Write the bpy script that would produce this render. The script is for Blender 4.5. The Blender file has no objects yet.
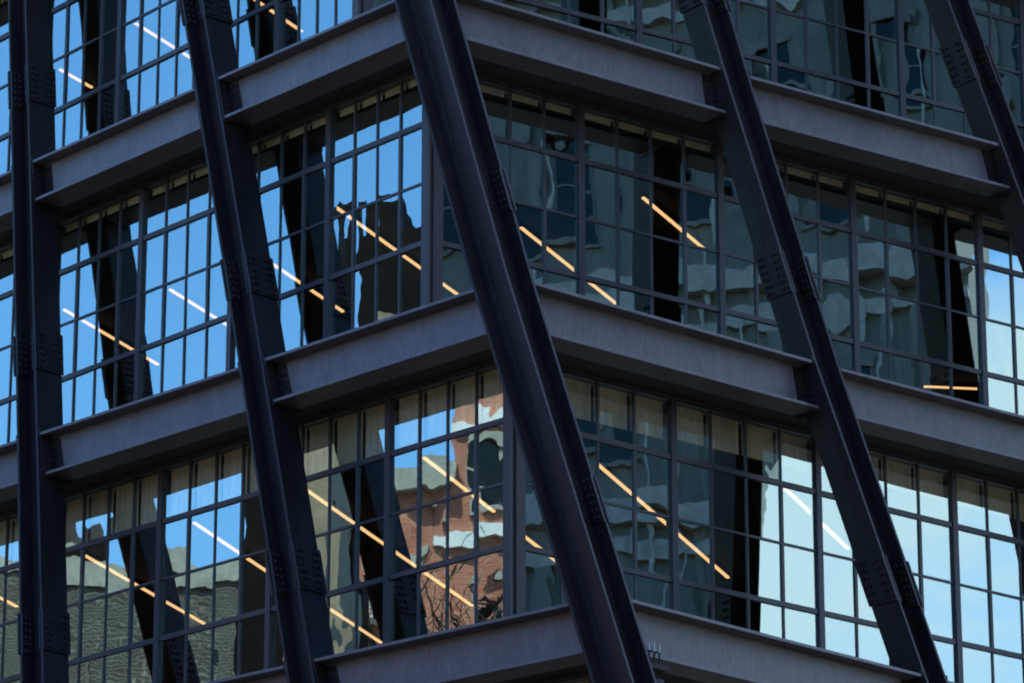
import bpy, bmesh, math, random
from mathutils import Vector, Matrix
random.seed(7)
R = math.radians
SC = bpy.context.scene
COL = SC.collection

# ------------------------------------------------------------------ camera, sky, sun, exposure
PITCH = R(18.0); FOC = 4094.0; CZ = 1.7          # long lens at eye height, looking up at the corner
cam = bpy.data.objects.new('camera', bpy.data.cameras.new('camera'))
COL.objects.link(cam)
cam.location = (0, 0, CZ)
cam.rotation_euler = (R(90) + PITCH, 0, 0)
cam.data.sensor_width = 36.0
cam.data.lens = FOC * 36.0 / 1024.0
cam.data.clip_start = 0.5
cam.data.clip_end = 3000
SC.camera = cam
SC.render.resolution_x, SC.render.resolution_y = 1024, 683

SUN_AZ, SUN_EL = R(31.0), R(48.0)                # azimuth clockwise from +Y: behind the building, to the right
world = bpy.data.worlds.new('World'); SC.world = world; world.use_nodes = True
wn, wl = world.node_tree.nodes, world.node_tree.links
wn.clear()
w_out = wn.new('ShaderNodeOutputWorld'); w_bg = wn.new('ShaderNodeBackground')
sky = wn.new('ShaderNodeTexSky'); sky.sky_type = 'NISHITA'; sky.sun_disc = False
sky.sun_elevation = SUN_EL; sky.sun_rotation = SUN_AZ
sky.air_density = 1.0; sky.dust_density = 0.3; sky.ozone_density = 4.0; sky.altitude = 200
w_tc = wn.new('ShaderNodeTexCoord'); w_sep = wn.new('ShaderNodeSeparateXYZ')
w_map = wn.new('ShaderNodeMapping'); w_map.inputs['Scale'].default_value = (1.0, 1.0, 4.0)
w_no = wn.new('ShaderNodeTexNoise'); w_no.inputs['Scale'].default_value = 5.0; w_no.inputs['Detail'].default_value = 6
w_r1 = wn.new('ShaderNodeMapRange'); w_r1.inputs[1].default_value = 0.38; w_r1.inputs[2].default_value = 0.62
w_r2 = wn.new('ShaderNodeMapRange'); w_r2.inputs[1].default_value = 0.0; w_r2.inputs[2].default_value = 0.8
w_mul = wn.new('ShaderNodeMath'); w_mul.operation = 'MULTIPLY'
w_mul2 = wn.new('ShaderNodeMath'); w_mul2.operation = 'MULTIPLY'; w_mul2.inputs[1].default_value = 0.92
w_mix = wn.new('ShaderNodeMixRGB'); w_mix.inputs[2].default_value = (3.7, 4.0, 4.35, 1)
wl.new(w_tc.outputs['Generated'], w_sep.inputs[0]); wl.new(w_tc.outputs['Generated'], w_map.inputs[0])
wl.new(w_map.outputs[0], w_no.inputs['Vector']); wl.new(w_no.outputs[0], w_r1.inputs[0])
wl.new(w_sep.outputs[0], w_r2.inputs[0]); wl.new(w_r1.outputs[0], w_mul.inputs[0]); wl.new(w_r2.outputs[0], w_mul.inputs[1])
wl.new(w_mul.outputs[0], w_mul2.inputs[0]); wl.new(w_mul2.outputs[0], w_mix.inputs[0])
w_hs = wn.new('ShaderNodeHueSaturation'); w_hs.inputs['Saturation'].default_value = 1.18
wl.new(sky.outputs[0], w_hs.inputs['Color']); wl.new(w_hs.outputs[0], w_mix.inputs[1]); wl.new(w_mix.outputs[0], w_bg.inputs['Color'])
w_bg.inputs['Strength'].default_value = 0.15
wl.new(w_bg.outputs[0], w_out.inputs['Surface'])

sun = bpy.data.objects.new('sun', bpy.data.lights.new('sun', 'SUN')); COL.objects.link(sun)
sun.data.energy = 4.2; sun.data.angle = R(0.5); sun.data.color = (1.0, 0.93, 0.84)
sd = Vector((math.sin(SUN_AZ) * math.cos(SUN_EL), math.cos(SUN_AZ) * math.cos(SUN_EL), math.sin(SUN_EL)))
sun.rotation_euler = sd.to_track_quat('Z', 'Y').to_euler()
sun.location = sd * 300

SC.view_settings.view_transform = 'Standard'; SC.view_settings.look = 'None'
SC.view_settings.gamma = 1; SC.view_settings.use_curve_mapping = False
SC.view_settings.exposure = 1.85
SC.cycles.max_bounces = 10; SC.cycles.glossy_bounces = 6; SC.cycles.transparent_max_bounces = 16
SC.cycles.diffuse_bounces = 4
SC.cycles.sample_clamp_indirect = 6.0
SC.cycles.use_denoising = True
SC.cycles.pixel_filter_type = 'BLACKMAN_HARRIS'; SC.cycles.filter_width = 2.0
SC.cycles.caustics_reflective = False; SC.cycles.caustics_refractive = False

# ------------------------------------------------------------------ materials
def new_mat(name):
    m = bpy.data.materials.new(name); m.use_nodes = True
    nt = m.node_tree; nt.nodes.clear()
    out = nt.nodes.new('ShaderNodeOutputMaterial')
    return m, nt, out

def surf(name, c1, c2, rough=(0.4, 0.6), scale=3.0, stretch=(1, 1, 1), bump=0.0, bscale=40.0, spec=0.5, metallic=0.0):
    m, nt, out = new_mat(name); N, L = nt.nodes, nt.links
    b = N.new('ShaderNodeBsdfPrincipled'); L.new(b.outputs[0], out.inputs['Surface'])
    tc = N.new('ShaderNodeTexCoord'); mp = N.new('ShaderNodeMapping'); mp.inputs['Scale'].default_value = stretch
    L.new(tc.outputs['Object'], mp.inputs[0])
    no = N.new('ShaderNodeTexNoise'); no.inputs['Scale'].default_value = scale; no.inputs['Detail'].default_value = 8
    no.inputs['Roughness'].default_value = 0.62
    L.new(mp.outputs[0], no.inputs['Vector'])
    rp = N.new('ShaderNodeValToRGB'); rp.color_ramp.elements[0].position = 0.32; rp.color_ramp.elements[1].position = 0.68
    rp.color_ramp.elements[0].color = (*c1, 1); rp.color_ramp.elements[1].color = (*c2, 1)
    L.new(no.outputs[0], rp.inputs[0])
    n3 = N.new('ShaderNodeTexNoise'); n3.inputs['Scale'].default_value = scale*7; n3.inputs['Detail'].default_value = 10; n3.inputs['Roughness'].default_value = 0.7
    L.new(mp.outputs[0], n3.inputs['Vector'])
    r3 = N.new('ShaderNodeMapRange'); r3.inputs[1].default_value = 0.3; r3.inputs[2].default_value = 0.7; r3.inputs[3].default_value = 0.70; r3.inputs[4].default_value = 1.25
    L.new(n3.outputs[0], r3.inputs[0])
    mm = N.new('ShaderNodeMixRGB'); mm.blend_type = 'MULTIPLY'; mm.inputs[0].default_value = 1.0
    L.new(rp.outputs[0], mm.inputs[1]); L.new(r3.outputs[0], mm.inputs[2]); L.new(mm.outputs[0], b.inputs['Base Color'])
    mr = N.new('ShaderNodeMapRange'); mr.inputs[3].default_value = rough[0]; mr.inputs[4].default_value = rough[1]
    L.new(no.outputs[0], mr.inputs[0]); L.new(mr.outputs[0], b.inputs['Roughness'])
    b.inputs['Specular IOR Level'].default_value = spec; b.inputs['Metallic'].default_value = metallic
    if bump:
        n2 = N.new('ShaderNodeTexNoise'); n2.inputs['Scale'].default_value = bscale; n2.inputs['Detail'].default_value = 4
        L.new(mp.outputs[0], n2.inputs['Vector'])
        bp = N.new('ShaderNodeBump'); bp.inputs['Strength'].default_value = bump; bp.inputs['Distance'].default_value = 0.01
        L.new(n2.outputs[0], bp.inputs['Height']); L.new(bp.outputs[0], b.inputs['Normal'])
    return m

M = {}
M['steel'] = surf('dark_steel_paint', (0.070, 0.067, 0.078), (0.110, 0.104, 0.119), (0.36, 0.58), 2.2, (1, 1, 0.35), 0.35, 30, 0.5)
M['shaded_steel'] = surf('shaded_steel_paint', (0.007, 0.0065, 0.0075), (0.014, 0.0125, 0.014), (0.36, 0.55), 2.6, (1, 1, 0.3), 0.4, 26, 0.22)  # same steel paint as the beams, with the columns' shade put into its colour
M['frame'] = surf('window_frame_paint', (0.024, 0.024, 0.030), (0.036, 0.035, 0.042), (0.38, 0.5), 5, (1, 1, 1), 0.1, 60, 0.45)
M['soffit'] = surf('soffit_panel', (0.020, 0.019, 0.020), (0.032, 0.030, 0.030), (0.55, 0.75), 1.6, (1, 1, 1), 0.2, 20, 0.3)
M['ceiling'] = surf('interior_ceiling', (0.05, 0.05, 0.052), (0.075, 0.073, 0.072), (0.7, 0.9), 1.0)
M['core'] = surf('interior_wall', (0.045, 0.044, 0.045), (0.07, 0.066, 0.062), (0.7, 0.9), 0.6)
M['blind'] = surf('blind_fabric', (0.80, 0.71, 0.54), (0.86, 0.77, 0.60), (0.8, 0.9), 2.0, (1, 1, 0.1), 0.1, 200, 0.1)
M['asphalt'] = surf('asphalt', (0.04, 0.04, 0.042), (0.06, 0.06, 0.06), (0.7, 0.9), 4, (1, 1, 1), 0.4, 80)
M['concrete'] = surf('pavement_concrete', (0.26, 0.25, 0.24), (0.34, 0.33, 0.31), (0.7, 0.9), 1.5, (1, 1, 1), 0.3, 40)
M['bark'] = surf('bark', (0.045, 0.038, 0.03), (0.10, 0.085, 0.07), (0.8, 0.95), 6, (1, 1, 0.3), 0.6, 30)
M['tower'] = surf('teal_grey_cladding', (0.085, 0.088, 0.072), (0.17, 0.165, 0.14), (0.45, 0.7), 0.8, (3, 3, 0.10), 0.1, 3)
M['ledge'] = surf('pale_stone_ledge', (0.26, 0.25, 0.22), (0.42, 0.40, 0.35), (0.6, 0.8), 2, (1, 1, 1), 0.2, 12)
M['dark_clad'] = surf('black_cladding', (0.005, 0.005, 0.006), (0.008, 0.008, 0.009), (0.7, 0.9), 0.6, spec=0.05)
M['tan'] = surf('tan_render', (0.24, 0.19, 0.13), (0.32, 0.26, 0.18), (0.8, 0.9), 0.8)
M['white'] = surf('white_paint', (0.72, 0.73, 0.72), (0.8, 0.8, 0.8), (0.5, 0.7), 2)
M['roof'] = surf('roof_membrane', (0.12, 0.12, 0.12), (0.2, 0.2, 0.2), (0.8, 0.9), 1)
M['black_metal'] = surf('black_metal', (0.008, 0.008, 0.009), (0.014, 0.014, 0.015), (0.5, 0.7), 4, spec=0.2)
M['bare_metal'] = surf('bright_bolt_metal', (0.2, 0.22, 0.23), (0.3, 0.32, 0.33), (0.25, 0.4), 8, metallic=0.8)

def brick(name, c1, c2, mortar, scale=4.0):
    m, nt, out = new_mat(name); N, L = nt.nodes, nt.links
    b = N.new('ShaderNodeBsdfPrincipled'); L.new(b.outputs[0], out.inputs['Surface']); b.inputs['Roughness'].default_value = 0.85
    tc = N.new('ShaderNodeTexCoord'); sp = N.new('ShaderNodeSeparateXYZ'); ad = N.new('ShaderNodeMath'); cb = N.new('ShaderNodeCombineXYZ')
    L.new(tc.outputs['Object'], sp.inputs[0]); L.new(sp.outputs[0], ad.inputs[0]); L.new(sp.outputs[1], ad.inputs[1])
    L.new(ad.outputs[0], cb.inputs[0]); L.new(sp.outputs[2], cb.inputs[1])
    br = N.new('ShaderNodeTexBrick'); br.inputs['Scale'].default_value = scale
    br.inputs['Color1'].default_value = (*c1, 1); br.inputs['Color2'].default_value = (*c2, 1); br.inputs['Mortar'].default_value = (*mortar, 1)
    br.inputs['Mortar Size'].default_value = 0.03; br.inputs['Bias'].default_value = 0.1
    L.new(cb.outputs[0], br.inputs['Vector'])
    no = N.new('ShaderNodeTexNoise'); no.inputs['Scale'].default_value = 0.9; no.inputs['Detail'].default_value = 8
    L.new(tc.outputs['Object'], no.inputs['Vector'])
    mx = N.new('ShaderNodeMixRGB'); mx.blend_type = 'MULTIPLY'; mx.inputs[0].default_value = 0.7
    cr = N.new('ShaderNodeValToRGB'); cr.color_ramp.elements[0].position = 0.3; cr.color_ramp.elements[0].color = (0.62, 0.58, 0.55, 1)
    cr.color_ramp.elements[1].position = 0.65
    L.new(no.outputs[0], cr.inputs[0]); L.new(br.outputs[0], mx.inputs[1]); L.new(cr.outputs[0], mx.inputs[2]); L.new(mx.outputs[0], b.inputs['Base Color'])
    bp = N.new('ShaderNodeBump'); bp.inputs['Strength'].default_value = 0.5; bp.inputs['Distance'].default_value = 0.02
    L.new(br.outputs[1], bp.inputs['Height']); bp.invert = True; L.new(bp.outputs[0], b.inputs['Normal'])
    return m
M['red_brick'] = brick('red_brick', (0.52, 0.15, 0.085), (0.40, 0.105, 0.06), (0.46, 0.32, 0.23), 2.2)
M['grey_brick'] = brick('grey_brick', (0.034, 0.038, 0.033), (0.058, 0.060, 0.052), (0.20, 0.19, 0.16), 1.9)
M['dark_brick'] = brick('dark_brick', (0.10, 0.07, 0.06), (0.13, 0.09, 0.07), (0.13, 0.12, 0.1), 4.0)

def glass(name, refl, tint, wave, wscale, gcol=(0.68, 0.94, 0.93)):
    """coated window glass: a mirror-like coat over a tinted see-through pane, slightly wavy"""
    m, nt, out = new_mat(name); N, L = nt.nodes, nt.links
    g = N.new('ShaderNodeBsdfGlossy'); g.inputs['Roughness'].default_value = 0.006; g.inputs['Color'].default_value = (*gcol, 1)
    t = N.new('ShaderNodeBsdfTransparent'); t.inputs['Color'].default_value = (*tint, 1)
    lw = N.new('ShaderNodeLayerWeight'); lw.inputs['Blend'].default_value = 0.5
    fr = N.new('ShaderNodeMath'); fr.operation = 'POWER'; fr.inputs[1].default_value = 5.0; L.new(lw.outputs['Facing'], fr.inputs[0])
    mr = N.new('ShaderNodeMapRange'); mr.inputs[1].default_value = 0.0; mr.inputs[2].default_value = 1.0
    mr.inputs[3].default_value = refl; mr.inputs[4].default_value = 1.0
    mx = N.new('ShaderNodeMixShader')
    tc = N.new('ShaderNodeTexCoord'); mp = N.new('ShaderNodeMapping'); mp.inputs['Scale'].default_value = (1.0, 1.0, 1.0)
    no = N.new('ShaderNodeTexNoise'); no.inputs['Scale'].default_value = wscale; no.inputs['Detail'].default_value = 1.0
    no.inputs['Roughness'].default_value = 0.4
    bp = N.new('ShaderNodeBump'); bp.inputs['Strength'].default_value = 1.0; bp.inputs['Distance'].default_value = wave
    L.new(tc.outputs['Object'], mp.inputs[0]); L.new(mp.outputs[0], no.inputs['Vector']); L.new(no.outputs[0], bp.inputs['Height'])
    L.new(bp.outputs[0], g.inputs['Normal'])
    L.new(fr.outputs[0], mr.inputs[0]); L.new(mr.outputs[0], mx.inputs[0])
    L.new(t.outputs[0], mx.inputs[1]); L.new(g.outputs[0], mx.inputs[2]); L.new(mx.outputs[0], out.inputs['Surface'])
    return m
M['glass'] = glass('coated_window_glass', 0.37, (0.97, 0.96, 0.92), 0.0004, 3.0)
M['pane_body'] = glass('clear_pane_body', 0.0, (0.96, 0.97, 0.95), 0.0, 1.0)
M['env_glass'] = glass('far_window_glass', 0.03, (0.1, 0.12, 0.12), 0.001, 1.0)

def emit(name, col, s):
    m, nt, out = new_mat(name); e = nt.nodes.new('ShaderNodeEmission')
    e.inputs['Color'].default_value = (*col, 1); e.inputs['Strength'].default_value = s
    nt.links.new(e.outputs[0], out.inputs['Surface']); return m
M['lamp'] = emit('warm_lamp_diffuser', (1.0, 0.58, 0.27), 0.52)

# ------------------------------------------------------------------ mesh helpers
class MB:
    def __init__(s): s.v = []; s.f = []
    def quad(s, a, b, c, d):
        k = len(s.v); s.v += [tuple(a), tuple(b), tuple(c), tuple(d)]; s.f.append((k, k+1, k+2, k+3))
    def hexa(s, p):                                  # p: 4 bottom + 4 top points, same winding
        k = len(s.v); s.v += [tuple(q) for q in p]
        s.f += [(k, k+3, k+2, k+1), (k+4, k+5, k+6, k+7)] + [(k+i, k+(i+1) % 4, k+4+(i+1) % 4, k+4+i) for i in range(4)]
    def box(s, o, e, n, t, a, b, c):                 # box in a (possibly skewed) frame: ranges a along e, b along n, c along t
        P = lambda x, y, z: o + e*x + n*y + t*z
        s.hexa([P(a[0], b[0], c[0]), P(a[1], b[0], c[0]), P(a[1], b[1], c[0]), P(a[0], b[1], c[0]),
                P(a[0], b[0], c[1]), P(a[1], b[0], c[1]), P(a[1], b[1], c[1]), P(a[0], b[1], c[1])])
    def dome(s, o, ax, u, w, r, h, seg=6):           # bolt head on a face with normal ax
        k = len(s.v)
        for rr, hh in ((r, 0), (r*0.92, h*0.65), (r*0.5, h)):
            for i in range(seg):
                a = 2*math.pi*i/seg; s.v.append(tuple(o + u*(rr*math.cos(a)) + w*(rr*math.sin(a)) + ax*hh))
        for l in range(2):
            for i in range(seg):
                j = (i+1) % seg; s.f.append((k+l*seg+i, k+l*seg+j, k+(l+1)*seg+j, k+(l+1)*seg+i))
        s.f.append(tuple(k+2*seg+i for i in range(seg)))
    def prism(s, poly, z0, z1):
        k = len(s.v); n = len(poly)
        s.v += [(p[0], p[1], z0) for p in poly] + [(p[0], p[1], z1) for p in poly]
        s.f += [tuple(range(k+n-1, k-1, -1)), tuple(range(k+n, k+2*n))]
        s.f += [(k+i, k+(i+1) % n, k+n+(i+1) % n, k+n+i) for i in range(n)]
    def tube(s, pts, rad, seg=6):
        k = len(s.v)
        for i, p in enumerate(pts):
            d = (pts[min(i+1, len(pts)-1)] - pts[max(i-1, 0)]).normalized()
            u = d.orthogonal().normalized(); w = d.cross(u)
            for j in range(seg):
                a = 2*math.pi*j/seg; s.v.append(tuple(p + (u*math.cos(a) + w*math.sin(a))*rad[i]))
        for i in range(len(pts)-1):
            for j in range(seg):
                q = (j+1) % seg; s.f.append((k+i*seg+j, k+i*seg+q, k+(i+1)*seg+q, k+(i+1)*seg+j))
        s.f.append(tuple(k+j for j in range(seg))); s.f.append(tuple(k+(len(pts)-1)*seg+j for j in range(seg)))
    def build(s, name, mat, parent=None, bevel=0.0, smooth=False, origin=None):
        me = bpy.data.meshes.new(name)
        o = bpy.data.objects.new(name, me)
        off = Vector(origin) if origin is not None else Vector((0, 0, 0))
        me.from_pydata([(x-off.x, y-off.y, z-off.z) for x, y, z in s.v], [], s.f)
        bm = bmesh.new(); bm.from_mesh(me); bmesh.ops.recalc_face_normals(bm, faces=bm.faces); bm.to_mesh(me); bm.free()
        me.materials.append(mat); COL.objects.link(o)
        o.location = off
        if parent is not None: o.parent = parent
        if bevel:
            bv = o.modifiers.new('bevel', 'BEVEL'); bv.width = bevel; bv.segments = 2; bv.limit_method = 'ANGLE'; bv.angle_limit = R(50)
        if smooth:
            for p in me.polygons: p.use_smooth = True
        return o

def empty(name, loc=(0, 0, 0)):
    o = bpy.data.objects.new(name, None); COL.objects.link(o); o.location = loc; o.empty_display_size = 0.5; return o
def tag(o, label=None, cat=None, group=None, kind=None):
    if label: o['label'] = label
    if cat: o['category'] = cat
    if group: o['group'] = group
    if kind: o['kind'] = kind
    return o
def V2(p, z=0.0): return Vector((p[0], p[1], z))
UP = Vector((0, 0, 1))

# ------------------------------------------------------------------ survey of the twisted frame (metres, seen from above)
H = 4.3; ZB = 18.1
PLAN = {   # outer face of the steel at each beam level, column by column from the far left to the far right
    'A': dict(c1=(-7.01, 54.92), c2=(-4.15, 51.72), c=(-1.03, 48.27), r1=(3.00, 51.32), r2=(7.07, 54.19)),
    'B': dict(c1=(-6.75, 54.74), c2=(-3.43, 51.37), c=(0.01, 47.84), r1=(4.14, 51.43), r2=(8.52, 54.97)),
    'C': dict(c1=(-6.49, 54.44), c2=(-2.73, 51.14), c=(1.18, 47.64), r1=(5.49, 51.97), r2=(10.12, 56.54))}
ZL = {'T': ZB+2*H, 'A': ZB+H, 'B': ZB, 'C': ZB-H, 'D': ZB-2*H}
FIT = {'A': 1.00976, 'B': 1.0, 'C': 0.98374}     # survey refined for the 4.3 m storey height
for k in PLAN: PLAN[k] = {n: Vector(p)*FIT[k] for n, p in PLAN[k].items()}
PLAN['T'] = {}; PLAN['D'] = {}
for n in ('c1', 'c2', 'c', 'r1', 'r2'):
    a, b, c = PLAN['A'][n], PLAN['B'][n], PLAN['C'][n]
    PLAN['T'][n] = a + (a-b)*1.0 + ((a-b)-(b-c))*0.4
    PLAN['D'][n] = c + (c-b)
for k in PLAN:
    p = PLAN[k]
    p['c0'] = p['c1'] + (p['c1']-p['c2']); p['r3'] = p['r2'] + (p['r2']-p['r1'])
LEV = ['T', 'A', 'B', 'C', 'D']
COLS = ['c0', 'c1', 'c2', 'c', 'r1', 'r2', 'r3']
def side_dirs(k):
    c = PLAN[k]['c']; l = (PLAN[k]['c1']-c).normalized(); r = (PLAN[k]['r2']-c).normalized()
    nl = Vector((-l.y, l.x)); nl = nl if nl.y < 0 else -nl
    nr = Vector((-r.y, r.x)); nr = nr if nr.y < 0 else -nr
    return c, l, r, nl, nr
def offset_corner(k, gl, gr):
    c, l, r, nl, nr = side_dirs(k)
    m = Matrix(((nl.x, nl.y), (nr.x, nr.y))); return m.inverted() @ Vector((nl.dot(c)-gl, nr.dot(c)-gr))
BD, FB = 0.65, 0.44        # beam depth, flange width
LL, LR = 15.0, 18.0        # wall lengths built on either side of the corner

B = empty('office_building', (PLAN['D']['c'].x, PLAN['D']['c'].y, 0))
tag(B, 'office building with a twisted dark steel exoskeleton in front of gridded factory windows', 'building')
BINV = B.location.copy()
def bpart(mb, name, mat, parent=None, bevel=0.0, smooth=False, label=None):
    par = B if parent is None else parent
    o = mb.build(name, mat, None, bevel, smooth)
    o.parent = par
    if parent is None: o.matrix_parent_inverse = Matrix.Translation(-BINV)   # meshes keep world coordinates
    if label: o['label'] = label
    return o

# ------------------------------------------------------------------ floor beams
COLHALF = 0.235
def beam_dir(k, i): return (PLAN[k][COLS[i+1]]-PLAN[k][COLS[i]]).normalized()
for k in LEV:
    for i in range(6):
        a, b = PLAN[k][COLS[i]], PLAN[k][COLS[i+1]]
        e = V2((b-a).normalized()); ln = (b-a).length
        n = Vector((-e.y, e.x, 0)); n = n if n.y < 0 else -n
        o = V2(a, ZL[k])
        s0 = COLHALF + 0.02 if COLS[i] != 'c' else 0.24
        s1 = ln - COLHALF - 0.02 if COLS[i+1] != 'c' else ln - 0.27
        def lean(ci_):                               # how far the column wanders along this beam per metre of height
            j = LEV.index(k); j2 = min(j+1, 4); j1 = j2-1
            d = V2(PLAN[LEV[j1]][COLS[ci_]]-PLAN[LEV[j2]][COLS[ci_]]); return d.dot(e)/H
        k0_, k1_ = lean(i), lean(i+1)
        t0, t1 = UP + e*k0_, UP + e*k1_
        def bar(mb, nr, zr):
            Q = lambda s_, kk, y, z: o + e*(s_+kk*z) + n*y + UP*z
            mb.hexa([Q(s0, k0_, nr[0], zr[0]), Q(s1, k1_, nr[0], zr[0]), Q(s1, k1_, nr[1], zr[0]), Q(s0, k0_, nr[1], zr[0]),
                     Q(s0, k0_, nr[0], zr[1]), Q(s1, k1_, nr[0], zr[1]), Q(s1, k1_, nr[1], zr[1]), Q(s0, k0_, nr[1], zr[1])])
        mb = MB()
        bar(mb, (-FB, 0), (-0.042, 0)); bar(mb, (-FB, 0), (-BD, -BD+0.042)); bar(mb, (-FB/2-0.014, -FB/2+0.014), (-BD+0.042, -0.042))
        bo = bpart(mb, 'floor_beam', M['steel'], None, 0.005)
        for s, sg, t in ((s0, 1, t0), (s1, -1, t1)):
            cp = MB()
            cp.box(o, e, n, t, (s-0.012 if sg > 0 else s-0.010, s+0.010 if sg > 0 else s+0.012), (-FB-0.01, 0.008), (-BD-0.05, 0.06))
            q = s + sg*0.010                          # bolted clip angle on the web
            cp.box(o, e, n, t, (min(q, q+sg*0.17), max(q, q+sg*0.17)), (-FB/2+0.014, -FB/2+0.028), (-BD+0.07, -0.07))
            for zz in range(5):
                z_ = -0.13-0.098*zz
                for xx in range(2): cp.dome(o + e*(q+sg*(0.05+0.075*xx)) + n*(-FB/2+0.028) + t*z_, n, e, UP, 0.023, 0.024)
                cp.dome(o + e*(s+sg*0.010) + n*-0.09 + t*z_, e*sg, n, UP, 0.022, 0.024)
            bpart(cp, 'connection_plate', M['shaded_steel'], bo)

# ------------------------------------------------------------------ leaning columns
def col_frames(ci):
    """per level: outer point, direction along the face, outward normal (right-hand beam for the corner)"""
    out = []
    for k in LEV:
        if COLS[ci] == 'c': e = beam_dir(k, ci)
        elif ci == 0: e = beam_dir(k, 0)
        elif ci == 6: e = beam_dir(k, 5)
        else: e = (beam_dir(k, ci-1)+beam_dir(k, ci)).normalized()
        e = V2(e); n = Vector((-e.y, e.x, 0)); n = n if n.y < 0 else -n
        out.append((V2(PLAN[k][COLS[ci]], ZL[k]), e, n))
    return out
def sweep(mb, fr, a, b):
    """flat bar with section a (along e) by b (along n) swept down through the level frames"""
    k0 = len(mb.v)
    for o, e, n in fr:
        for x, y in ((a[0], b[0]), (a[1], b[0]), (a[1], b[1]), (a[0], b[1])):
            mb.v.append(tuple(o + e*x + n*y))
    for i in range(len(fr)-1):
        for j in range(4):
            q = (j+1) % 4; mb.f.append((k0+i*4+j, k0+i*4+q, k0+(i+1)*4+q, k0+(i+1)*4+j))
    mb.f.append(tuple(k0+j for j in range(4))); mb.f.append(tuple(k0+(len(fr)-1)*4+j for j in range(4)))
CH, CB, FT = 0.235, 0.46, 0.045
def frame_at(fr, i, w):       # between level i (w=0) and level i+1 (w=1)
    o = fr[i][0].lerp(fr[i+1][0], w); e = fr[i][1].lerp(fr[i+1][1], w).normalized(); n = fr[i][2].lerp(fr[i+1][2], w).normalized()
    t = (fr[i][0]-fr[i+1][0]); t = t/t.z
    return o, e, n, t
CLAB = {'c0': None, 'c1': None, 'c2': None, 'c': 'leaning corner column joined from two steel sections', 'r1': None, 'r2': None, 'r3': None}
for ci, cn in enumerate(COLS):
    fr = col_frames(ci)
    mb = MB(); ob = 0.02
    if cn == 'c':
        fr = [(o + n*0.03 + e*0.065, e, n) for o, e, n in fr]
    sweep(mb, fr, (-CH, -CH+FT), (ob-CB, ob)); sweep(mb, fr, (CH-FT, CH), (ob-CB, ob))
    sweep(mb, fr, (-CH+FT, CH-FT), (ob-CB/2-0.018, ob-CB/2+0.018))
    fl = None
    if cn == 'c':             # second section facing the left wall: a stem and a flange
        fl = []
        for k, (o, e, n) in zip(LEV, fr):
            l = V2(beam_dir(k, ci-1)) * -1.0
            nl = Vector((-l.y, l.x, 0)); nl = nl if nl.y < 0 else -nl
            q = o + n*(ob-CB/2-0.05) - e*CH                       # on the near flange
            fl.append((q, l, nl))
        sweep(mb, fl, (0.002, 0.10), (-0.018, 0.018)); sweep(mb, fl, (0.10, 0.10+FT), (-CB/2, CB/2))
    co = bpart(mb, 'column', M['shaded_steel'], None, 0.006, label=CLAB[cn])
    # bolted splice a third of the way up every storey
    for i in range(4):
        o, e, n, t = frame_at(fr, i, 0.70)
        if cn == 'c': sets = [(CH, 1)]
        else: sets = [(CH, 1), (-CH, -1)]
        hh = 0.31; tn = t.normalized()
        for s, sg in sets:
            sp = MB()
            sp.box(o, e, n, t, (min(s, s+sg*0.028), max(s, s+sg*0.028)), (ob-CB-0.012, ob+0.014), (-hh, hh))
            for yy in (0.05, 0.13, 0.33, 0.41):
                for zz in range(6): sp.dome(o + e*(s+sg*0.028) + n*(ob-yy) + t*(-0.25+zz*0.1), e*sg, n, tn, 0.027, 0.030)
            bpart(sp, 'splice_plate', M['shaded_steel'], co)
            sp = MB(); si = s - sg*FT
            sp.box(o, e, n, t, (min(si, si-sg*0.022), max(si, si-sg*0.022)), (ob-CB/2+0.03, ob+0.006), (-hh, hh))
            for yy in (0.05, 0.13):
                for zz in range(6): sp.dome(o + e*(si-sg*0.022) + n*(ob-yy) + t*(-0.25+zz*0.1), e*-sg, n, tn, 0.025, 0.028)
            bpart(sp, 'inner_splice_plate', M['shaded_steel'], co)
        if cn == 'c': sets = []
        sp = MB()
        sp.box(o, e, n, t, (-0.13, 0.13), (ob-CB/2+0.018, ob-CB/2+0.034), (-0.27, 0.27))
        for zz in range(5):
            for xx in (-0.09, 0.0, 0.09):
                sp.dome(o + e*xx + n*(ob-CB/2+0.034) + t*(-0.2+zz*0.1), n, e, tn, 0.022, 0.024)
        bpart(sp, 'web_splice_plate', M['shaded_steel'], co)

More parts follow.
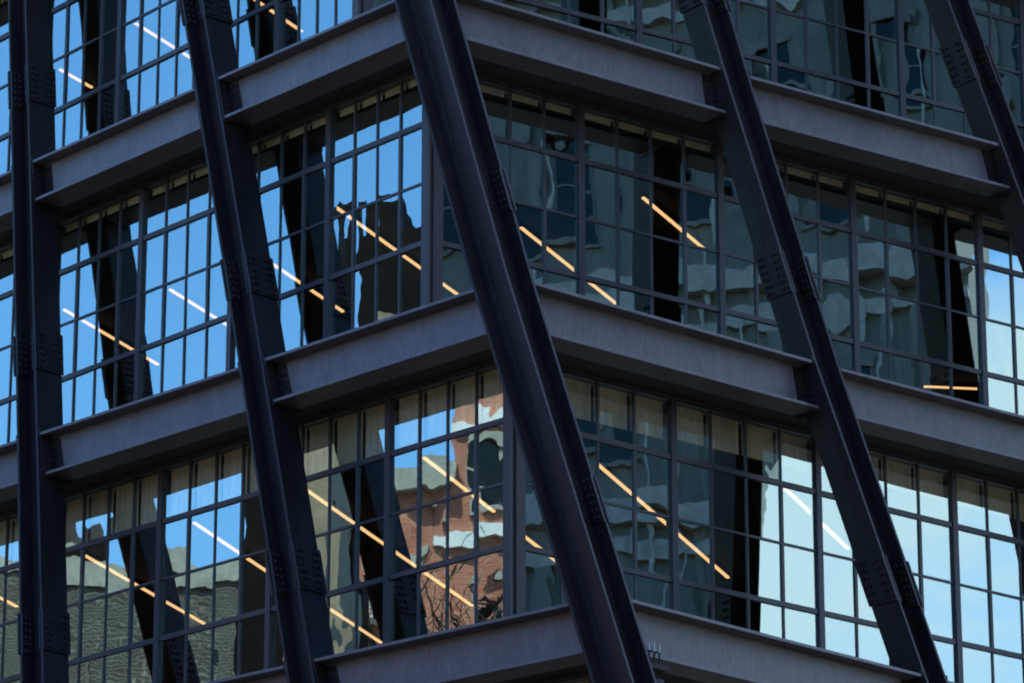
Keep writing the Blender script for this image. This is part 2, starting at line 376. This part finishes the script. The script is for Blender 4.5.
# ------------------------------------------------------------------ slabs, soffits, rooms
GL, GR = 0.80, 1.03
GLK = {'T': 0.80, 'A': 0.82, 'B': 0.93, 'C': 0.93, 'D': 0.93}
def ring(k, gl, gr, ll, lr):
    c, l, r, nl, nr = side_dirs(k); q = offset_corner(k, gl, gr)
    a = q + l*ll; b = q + r*lr
    return q, a, b, a + r*lr
for k in LEV:
    q, a, b, d = ring(k, 0.40, 0.40, LL, LR)
    mb = MB(); mb.prism([q, b, d, a], ZL[k]-0.60, ZL[k]-0.05)
    bpart(mb, 'floor_slab', M['soffit'] if k != 'T' else M['soffit'])
    if k == 'D': continue
    # plastered ceiling strip inside the glass
    q, a, b, d = ring(k, GL+0.2, GR+0.2, LL-0.4, LR-0.4)
    mb = MB(); mb.prism([q, b, d, a], ZL[k]-0.625, ZL[k]-0.604)
    bpart(mb, 'ceiling', M['ceiling'])
    q, a, b, d = ring(k, GL+13.5, GR+12.5, LL-12.9, LR-13.9)
    mb = MB(); mb.prism([q, b, d, a], ZL[k]-H-0.046, ZL[k]-0.629)
    bpart(mb, 'core_wall', M['core'])
    # blind walls of the two rear sides
    q, a, b, d = ring(k, GL, GR, LL-0.2, LR-0.2)
    for s, e_ in ((b, d), (d, a)):
        ee = V2((e_-s).normalized()); nn = Vector((-ee.y, ee.x, 0))
        mb = MB(); mb.box(V2(s, ZL[k]), ee, nn, UP, (0.05, (e_-s).length-0.05), (0.0, 0.25), (-H-0.046, -0.606))
        bpart(mb, 'rear_wall', M['dark_brick'])

# ------------------------------------------------------------------ windows: modules of four panes by four rows
ROWS = [-0.635, -1.43, -2.25, -3.08, -4.12]     # head, three transoms, sill (below the level above)
#        storey under level: (left first mullion, left module, right first, right module)
MODS = {'T': (1.84, 1.92, 2.20, 2.33), 'A': (2.07, 2.08, 2.46, 2.40), 'B': (2.28, 2.30, 2.72, 2.60), 'C': (2.4, 2.45, 2.7, 2.75)}
BLIND = {'T': (0.07, 0.07), 'A': (0.08, 0.07), 'B': (0.66, 0.44), 'C': (0.5, 0.4)}
rnd = random.Random(11)
def window(k, q, e, n, s0, s1, drop, npan=4, sash=True):
    o = V2(q, ZL[k])
    fm = MB(); hw = 0.046
    x0, x1 = s0+hw, s1-hw
    zt, zb = ROWS[0], ROWS[4]
    fm.box(o, e, n, UP, (s0+0.002, x0), (-0.10, 0.035), (zb, zt)); fm.box(o, e, n, UP, (x1, s1-0.002), (-0.10, 0.035), (zb, zt))
    fm.box(o, e, n, UP, (x0, x1), (-0.10, 0.03), (zt-0.04, zt)); fm.box(o, e, n, UP, (x0, x1), (-0.10, 0.03), (zb, zb+0.06))
    pw = (x1-x0)/npan
    xs = [x0+pw*i for i in range(1, npan)]
    zh = [(ROWS[1], 0.036), (ROWS[2], 0.016), (ROWS[3], 0.034)]
    for z, h in zh: fm.box(o, e, n, UP, (x0, x1), (-0.06, 0.018 if h > 0.03 else 0.007), (z-h, z+h))
    edges = [(zt-0.04, ROWS[1]+0.036), (ROWS[1]-0.036, ROWS[2]+0.016), (ROWS[2]-0.016, ROWS[3]+0.034), (ROWS[3]-0.034, zb+0.06)]
    for x in xs:
        for j, (za, zc) in enumerate(edges):
            w = 0.015 if j in (0, 3) or not sash else (0.023 if x in (xs[0], xs[-1]) and npan == 4 else 0.012)
            fm.box(o, e, n, UP, (x-w, x+w), (-0.040, 0.006 if w < 0.02 else 0.012), (zc, za))
    fo = bpart(fm, 'window', M['frame'])
    gm = MB(); gb = MB(); G = 6
    bx = [x0]+xs+[x1]
    for i in range(npan):
        for za, zc in edges:
            a0, a1 = bx[i]+0.012, bx[i+1]-0.012
            z0, z1 = zc-0.004, za+0.004
            pil = rnd.gauss(0, 0.0006); tx = rnd.gauss(0, 0.0008); tz = rnd.gauss(0, 0.0008)
            k0 = len(gm.v)
            for jj in range(G+1):
                for ii in range(G+1):
                    u, v = ii/G*2-1, jj/G*2-1
                    y = -0.012 + pil*(1-u*u)*(1-v*v) + tx*u + tz*v
                    gm.v.append(tuple(o + e*(a0+(a1-a0)*ii/G) + n*y + UP*(z0+(z1-z0)*jj/G)))
            for jj in range(G):
                for ii in range(G):
                    p = k0+jj*(G+1)+ii; gm.f.append((p, p+1, p+G+2, p+G+1))
            gb.box(o, e, n, UP, (a0, a1), (-0.034, -0.022), (z0, z1))      # body of the pane behind the coated face
    g_ = bpart(gm, 'glass', M['glass'], fo, 0)
    g_.data.materials.append(M['pane_body'])
    nv = len(g_.data.vertices)
    bmm = bmesh.new(); bmm.from_mesh(g_.data)
    for f_ in bmm.faces: f_.smooth = True
    vs = [bmm.verts.new(v_) for v_ in gb.v]
    for f_ in gb.f:
        nf = bmm.faces.new([vs[q_] for q_ in f_]); nf.material_index = 1; nf.smooth = False
    bmm.to_mesh(g_.data); bmm.free()
    if drop > 0:
        bm_ = MB()
        for i in range(npan):
            bm_.box(o, e, n, UP, (bx[i]+0.03, bx[i+1]-0.03), (-0.115, -0.108), (zt-0.06-drop, zt-0.045))
        bm_.box(o, e, n, UP, (x0, x1), (-0.17, -0.105), (zt-0.042, zt-0.004))
        bpart(bm_, 'roller_blind', M['blind'], fo)
    return fo

for k in ('T', 'A', 'B', 'C'):
    c, l, r, nl, nr = side_dirs(k); q = offset_corner(k, GLK[k], GR)
    L3, R3, NL3, NR3 = V2(l), V2(r), V2(nl), V2(nr)
    fl_, ml, fr_, mr_ = MODS[k]
    o = V2(q, ZL[k])
    # corner post: an angle with a leaf on each wall
    mb = MB()
    mb.box(o, L3, NL3, UP, (-0.02, 0.085), (-0.12, 0.05), (ROWS[4], ROWS[0]+0.04))
    mb.box(o, R3, NR3, UP, (0.03, 0.145), (-0.12, 0.047), (ROWS[4], ROWS[0]+0.038))
    bpart(mb, 'corner_post', M['frame'], None, 0.004)
    for e, n, f0, m, side in ((L3, NL3, fl_, ml, 0), (R3, NR3, fr_, mr_, 1)):
        s = 0.085 if side == 0 else 0.145
        lim = LL if side == 0 else LR
        edge = [s, f0]
        while edge[-1]+m < lim: edge.append(edge[-1]+m)
        for i in range(len(edge)-1):
            dp = BLIND[k][side]
            if k == 'B': dp += rnd.choice((-0.06, 0.0, 0.04)) if side else rnd.choice((-0.02, 0.0, 0.02))
            window(k, q, e, n, edge[i], edge[i+1], dp)
        # head fascia between soffit and frames, and sill below
        mb = MB(); mb.box(o, e, n, UP, (0.02 if side == 0 else 0.09, edge[-1]), (-0.14, 0.05), (ROWS[0]+0.002, -0.601))
        bpart(mb, 'window_head', M['frame'], None, 0.004)
        mb = MB(); mb.box(o, e, n, UP, (0.02 if side == 0 else 0.09, edge[-1]), (-0.14, 0.06), (-H-0.048, ROWS[4]-0.002))
        bpart(mb, 'window_sill', M['frame'], None, 0.004)

# podium under the steel (brick, below the frame)
q, a, b, d = ring('D', 0.3, 0.3, LL, LR)
mb = MB(); mb.prism([q, b, d, a], 0.15, ZL['D']-BD-0.03)
bpart(mb, 'podium_wall', M['red_brick'])

# ------------------------------------------------------------------ ceiling lights inside, surveyed from the photograph
def ray(x, y):
    u = (x-512)/FOC; v = -(y-341.5)/FOC; c, s = math.cos(PITCH), math.sin(PITCH)
    return Vector((u, c-s*v, s+c*v))
def at(x, y, z):
    d = ray(x, y); return d*((z-CZ)/d.z) + Vector((0, 0, CZ))
LIGHTS = [
 ('T', (60, 69), (92, 87), 'short warm light bar in the top left window beside the vertical column'),
 ('T', (131, 20), (192, 58), 'warm light bar crossing the black column reflection in the top left windows'),
 ('T', (252, -3), (302, 31), 'warm light bar at the top edge between the second column and the top beam'),
 ('A', (64, 309), (158, 364), 'warm light bar in the middle left windows right beside the vertical left column'),
 ('A', (170, 289), (228, 325), 'pale light bar on the blue reflection just left of the second column'),
 ('A', (78, 390), (112, 396), 'short pale light bar low in the middle left windows'),
 ('A', (266, 259), (343, 311), 'warm light bar just right of the second column, lower row of the middle storey'),
 ('A', (335, 206), (459, 295), 'long warm light bar running into the corner post of the middle storey'),
 ('A', (521, 227), (616, 303), 'warm light bar just right of the corner column in the middle storey'),
 ('A', (643, 197), (706, 250), 'warm light bar high in the dark panes left of the right leaning column'),
 ('A', (924, 386), (982, 388.5), 'small level light bar low in the right end windows'),
 ('B', (-12, 591), (17, 606), 'light bar cut off at the left edge of the lower storey'),
 ('B', (85, 555), (204, 623), 'long warm light bar crossing the grey brick reflection at lower left'),
 ('B', (194, 522), (270, 573), 'warm light bar left of the second column, upper row of the lower storey'),
 ('B', (306, 489), (472, 605), 'longest warm light bar in the brick reflection right of the second column'),
 ('B', (424, 457), (494, 511), 'warm light bar above the longest one near the lower corner post'),
 ('B', (329, 608), (381, 642), 'low warm light bar in the dark panes right of the second column'),
 ('B', (522, 534), (571, 572), 'warm light bar between the lower corner post and the corner column'),
 ('B', (597, 463), (728, 577), 'long warm light bar in the teal panes right of the corner column'),
 ('B', (783, 486), (848, 548), 'white light bar on the bright sky reflection left of the right leaning column'),
 ('B', (66, 650), (74, 650.6), 'tiny light bar beside the foot of the vertical left column'),
 ('B', (65, 679), (74, 679.6), 'lowest tiny light bar beside the foot of the vertical left column'),
]
for k, p0, p1, lab in LIGHTS:
    z = ZL[k]-0.70
    a, b = at(*p0, z), at(*p1, z)
    e = (b-a).normalized(); n = Vector((-e.y, e.x, 0)); ln = (b-a).length
    root = empty('ceiling_light', (a+b)/2)
    tag(root, lab, 'ceiling light', 'linear ceiling lights inside the offices')
    for nm, mt, rg, zr in (('lamp_housing', M['black_metal'], (-0.032, 0.032), (0.005, 0.07)), ('diffuser', M['lamp'], (-0.022, 0.022), (-0.022, 0.003))):
        mb = MB(); mb.box(Vector((0, 0, 0)), e, n, UP, (-ln/2, ln/2), rg, zr)
        mb.build(nm, mt, root)

# ------------------------------------------------------------------ street, pavements
mb = MB(); mb.quad((-1500, -1500, 0), (1500, -1500, 0), (1500, 1500, 0), (-1500, 1500, 0))
tag(mb.build('road', M['asphalt']), kind='structure')
mb = MB(); q, a, b, d = ring('D', -2.5, -2.5, LL+4, LR+4); mb.prism([q, b, d, a], -0.05, 0.13)
tag(mb.build('pavement', M['concrete']), kind='structure')

# ------------------------------------------------------------------ neighbours across the streets (seen mirrored in the glass), then unseen blocks added for shade
X3, Y3 = Vector((1, 0, 0)), Vector((0, 1, 0))
def block(name, label, x0, x1, y0, y1, h, wall, face, wins=None, win_mat='env_glass', frame_mat='ledge', cornice=None, extra=None):
    """a street building; face = which side looks at the office ('E','W','S','N'); wins = (first, pitch, width, [(z0,z1)..])"""
    root = empty(name, ((x0+x1)/2, (y0+y1)/2, 0)); tag(root, label, 'building')
    def part(mb, nm, mt, par=None):
        o = mb.build(nm, mt, None); o.parent = par or root
        if par is None: o.matrix_parent_inverse = Matrix.Translation(-root.location)
        return o
    mb = MB(); mb.box(Vector((0, 0, 0)), X3, Y3, UP, (x0, x1), (y0, y1), (0, h)); part(mb, 'wall', wall)
    mb = MB(); mb.box(Vector((0, 0, 0)), X3, Y3, UP, (x0+0.3, x1-0.3), (y0+0.3, y1-0.3), (h+0.002, h+0.03)); part(mb, 'roof', M['roof'])
    if face == 'E': o, e, n, ln = Vector((x1, y0, 0)), Y3, X3, y1-y0
    elif face == 'W': o, e, n, ln = Vector((x0, y0, 0)), Y3, -X3, y1-y0
    elif face == 'N': o, e, n, ln = Vector((x0, y1, 0)), X3, Y3, x1-x0
    if cornice:
        mb = MB(); mb.box(o, e, n, UP, (-0.2, ln+0.2), (0.003, cornice), (h-0.7, h+0.1)); part(mb, 'cornice', M[frame_mat])
    if wins:
        f, pt, w, rows = wins
        s = f; cnt = 0
        while s+w < ln:
            for z0, z1 in rows:
                if cnt >= 90: break
                cnt += 1
                fm = MB()
                fm.box(o, e, n, UP, (s-0.12, s+w+0.12), (0.002, 0.16), (z1, z1+0.32)); fm.box(o, e, n, UP, (s-0.1, s+w+0.1), (0.002, 0.20), (z0-0.16, z0))
                fm.box(o, e, n, UP, (s, s+0.07), (0.002, 0.07), (z0, z1)); fm.box(o, e, n, UP, (s+w-0.07, s+w), (0.002, 0.07), (z0, z1))
                fm.box(o, e, n, UP, (s+0.07, s+w-0.07), (0.002, 0.06), ((z0+z1)/2-0.04, (z0+z1)/2+0.04))
                fo = part(fm, 'window', M[frame_mat])
                pm = MB(); pm.box(o, e, n, UP, (s+0.07, s+w-0.07), (0.004, 0.012), (z0, z1)); part(pm, 'pane', M[win_mat], fo)
            s += pt
    if extra: extra(part, o, e, n, ln)
    return root

def brick_extra(part, o, e, n, ln):
    for z in (31.6, 36.4, 40.6):
        mb = MB(); mb.box(o, e, n, UP, (0, ln), (0.003, 0.22), (z, z+0.5)); part(mb, 'string_course', M['white'])
def annex_extra(part, o, e, n, ln):
    for z in (31.4, 34.2):                             # fire escape balconies
        mb = MB(); mb.box(o, e, n, UP, (0.5, ln-0.6), (0.01, 1.1), (z, z+0.08))
        for j in range(5): mb.box(o, e, n, UP, (0.5, ln-0.6), (1.06, 1.1), (z+0.25+0.2*j, z+0.31+0.2*j))
        for j in range(7): mb.box(o, e, n, UP, (0.5+(ln-1.2)/6*j, 0.56+(ln-1.2)/6*j), (1.05, 1.11), (z+0.082, z+1.1))
        part(mb, 'fire_escape', M['white'])
def grey_extra(part, o, e, n, ln):
    mb = MB(); mb.box(o, e, n, UP, (0, ln), (-0.3, 0.10), (35.4, 36.3)); part(mb, 'parapet', M['ledge'])
    for s_, w_, h_ in ((6.5, 2.4, 2.6), (14, 3.5, 2.0)):
        mb = MB(); mb.box(o, e, n, UP, (s_, s_+w_), (-6, -3), (35.8, 35.8+h_)); part(mb, 'roof_bulkhead', M['dark_clad'])

def dark_extra(part, o, e, n, ln):
    mb = MB(); mb.box(o, e, n, UP, (0.9, 1.9), (-2.4, -0.4), (29.0, 29.75)); part(mb, 'roof_bulkhead', M['dark_clad'])
    mb = MB(); mb.box(o, e, n, UP, (2.15, 2.35), (-1.2, -0.9), (29.0, 30.0)); part(mb, 'chimney', M['dark_clad'])

def tower_extra(part, o, e, n, ln):
    for z in (21.5, 32.0, 39.4, 51.0):
        mb = MB(); mb.box(o, e, n, UP, (0, ln), (0.003, 0.6), (z, z+0.75)); part(mb, 'ledge', M['ledge'])
        mb = MB(); mb.box(o, e, n, UP, (0, ln), (0.003, 0.3), (z-1.1, z-0.55)); part(mb, 'string_course', M['ledge'])
    s = 0.4
    while s < ln-0.6:
        mb = MB(); mb.box(o, e, n, UP, (s, s+0.55), (0.003, 0.28), (4, 66)); part(mb, 'pilaster', M['tower']); s += 4.0
    for s in (ln-2.3, ln-7.1, ln-12.6, ln-16.2, ln-23.5, ln-31.0):
        mb = MB(); mb.box(o, e, n, UP, (s, s+0.12), (0.29, 0.40), (4, 65.5)); part(mb, 'downpipe', M['ledge'])

block('grey_brick_building', 'broad grey brick building with a pale parapet mirrored in the lower left windows', -110, -80, 58.2, 110, 35.7, M['grey_brick'], 'E',
      (3.0, 7.5, 1.4, [(22, 24.4), (27, 29.4), (31, 33.2)]), extra=grey_extra)
block('red_brick_building', 'tall sunlit red brick building mirrored beside the lower corner post', -110, -80, 24, 53.3, 43.6, M['red_brick'], 'E',
      (0.9, 2.6, 1.3, [(22, 24.2), (27, 29.4), (32.6, 35.2), (37.6, 40.0)]), cornice=0.5, extra=brick_extra)
block('brick_annex', 'lower red brick building with white fire escapes mirrored in the middle of the brick reflection', -105, -80, 53.35, 57.6, 39.0, M['red_brick'], 'E',
      (0.5, 2.2, 1.2, [(27, 29.2), (31.5, 33.6), (34.4, 36.2)]), cornice=0.4, extra=annex_extra)
block('white_building', 'white building mirrored above the fire escapes of its brick neighbour', -125, -108, 54.6, 58.5, 44.0, M['white'], 'E',
      (0.3, 1.6, 0.9, [(41, 43)]), cornice=0.2)
block('tan_building', 'narrow tan rendered building mirrored below the black silhouette', -27.5, -23.4, 52.95, 53.9, 25.8, M['tan'], 'E')
block('dark_brick_building', 'tall black clad building mirrored as a silhouette beside the middle corner post', -31, -27.6, 52.9, 55.1, 28.9, M['dark_clad'], 'E',
      (0.5, 2.2, 1.3, [(25, 27)]), frame_mat='dark_clad', extra=dark_extra)
block('tall_stone_building', 'tall grey green stone building mirrored across the right hand windows', 60, 63.5, -5, 44.9, 66, M['tower'], 'W',
      (1.5, 4.0, 1.7, [(9, 11.8), (13.5, 16.3), (17.5, 20.0), (23.5, 26.3), (34.0, 36.8), (41.6, 44.6), (45.6, 48.4)]), frame_mat='tower', extra=tower_extra)
block('added_shade_tower', 'unseen dark brick tower added up the side street to shade the steel', -46, -14, 84, 110, 75, M['dark_brick'], 'E',  # out of view, added to darken soffits and column flats
      (2, 5, 1.6, [(5, 7.5), (10, 12.5), (15, 17.5)]))
block('added_shade_block_left', 'unseen brick block added on the near side of the street at left for shade', -50, -15, -30, 30, 22, M['dark_brick'], 'E',  # unseen canyon side, added to keep skylight off the column flats
      (2, 4, 1.6, [(5, 7.5), (10, 12.5), (15, 17.5), (20, 22.5)]))
block('added_shade_block_right', 'unseen brick block added on the near side of the street at right for shade', 16, 50, -30, 17, 34, M['dark_brick'], 'W',  # opposite canyon side, also unseen and added to darken the steel
      (2, 4, 1.6, [(5, 7.5), (10, 12.5), (15, 17.5), (20, 22.5)]))

# bare street tree mirrored in front of the brick building
def bare_tree(x, y, h):
    root = empty('street_tree', (x, y, 0)); tag(root, 'bare street tree with thin branches mirrored over the brick facade', 'tree')
    tr = MB(); cr = MB(); rg = random.Random(5)
    base = Vector((0, 0, 0)); top = Vector((0.4, 0.3, h*0.55))
    tr.tube([base, Vector((0.1, 0, h*0.2)), Vector((0.2, 0.2, h*0.4)), top], [0.30, 0.25, 0.20, 0.15], 10)
    def grow(p, d, ln, rad, dep):
        pts = [p]; rs = [rad]
        for i in range(4):
            d = (d + Vector((rg.gauss(0, .16), rg.gauss(0, .16), rg.gauss(0.04, .12)))).normalized()
            pts.append(pts[-1]+d*ln/4); rs.append(rad*(1-0.14*(i+1)))
        cr.tube(pts, rs, 5)
        if dep:
            for _ in range(5):
                q = pts[rg.choice((2, 3, 4))]; nd = (d + Vector((rg.gauss(0, .7), rg.gauss(0, .7), rg.gauss(0.15, .4)))).normalized()
                grow(q, nd, ln*0.68, rad*0.5, dep-1)
    for i in range(6):
        a = i*1.05; grow(Vector((0.2, 0.2, h*(0.38+0.03*i))), Vector((math.cos(a), math.sin(a), 0.9)).normalized(), h*0.22, 0.16, 3)
    tr.build('trunk', M['bark'], root, smooth=True); cr.build('crown', M['bark'], root, smooth=True)
bare_tree(-30, 51.3, 26.5)

# ------------------------------------------------------------------ floodlight clamped under the lowest beam, right of the corner column
p = PLAN['C']['c']; e = V2(beam_dir('C', 3)); n = Vector((-e.y, e.x, 0)); n = n if n.y < 0 else -n
base = V2(p, ZL['C']-BD-0.10) + e*0.62 + n*0.02
root = empty('floodlight', base)
tag(root, 'small black floodlight clamped under the lowest beam beside the corner column', 'floodlight')
Z0 = Vector((0, 0, 0))
for x in (-0.09, 0.0, 0.09):
    mb = MB(); mb.tube([e*x + n*0.10 + UP*0.135, e*x + n*0.10 + UP*0.235], [0.010, 0.010], 6); mb.build('clamp_bolt', M['bare_metal'], root)
    mb = MB(); mb.tube([Vector(Z0 + e*x + n*0.10 + UP*-0.04), Vector(Z0 + e*x + n*0.10 + UP*0.13), Vector(Z0 + e*x + n*0.05 + UP*0.15), Vector(Z0 + e*x + n*0.02 + UP*0.15)], [0.013]*4, 6); mb.build('clamp_hook', M['black_metal'], root)

mb = MB(); mb.box(Z0, e, n, UP, (-0.17, 0.17), (-0.10, 0.16), (-0.09, -0.03)); mb.box(Z0, e, n, UP, (-0.03, 0.03), (0.02, 0.08), (-0.22, -0.09))
mb.build('bracket', M['black_metal'], root, 0.006)
t = (UP*0.85 + n*-0.5).normalized(); u = e; w = t.cross(u)
mb = MB(); mb.box(UP*-0.36, u, w, t, (-0.19, 0.19), (-0.16, 0.16), (-0.10, 0.14)); mb.build('lamp_body', M['black_metal'], root, 0.02)
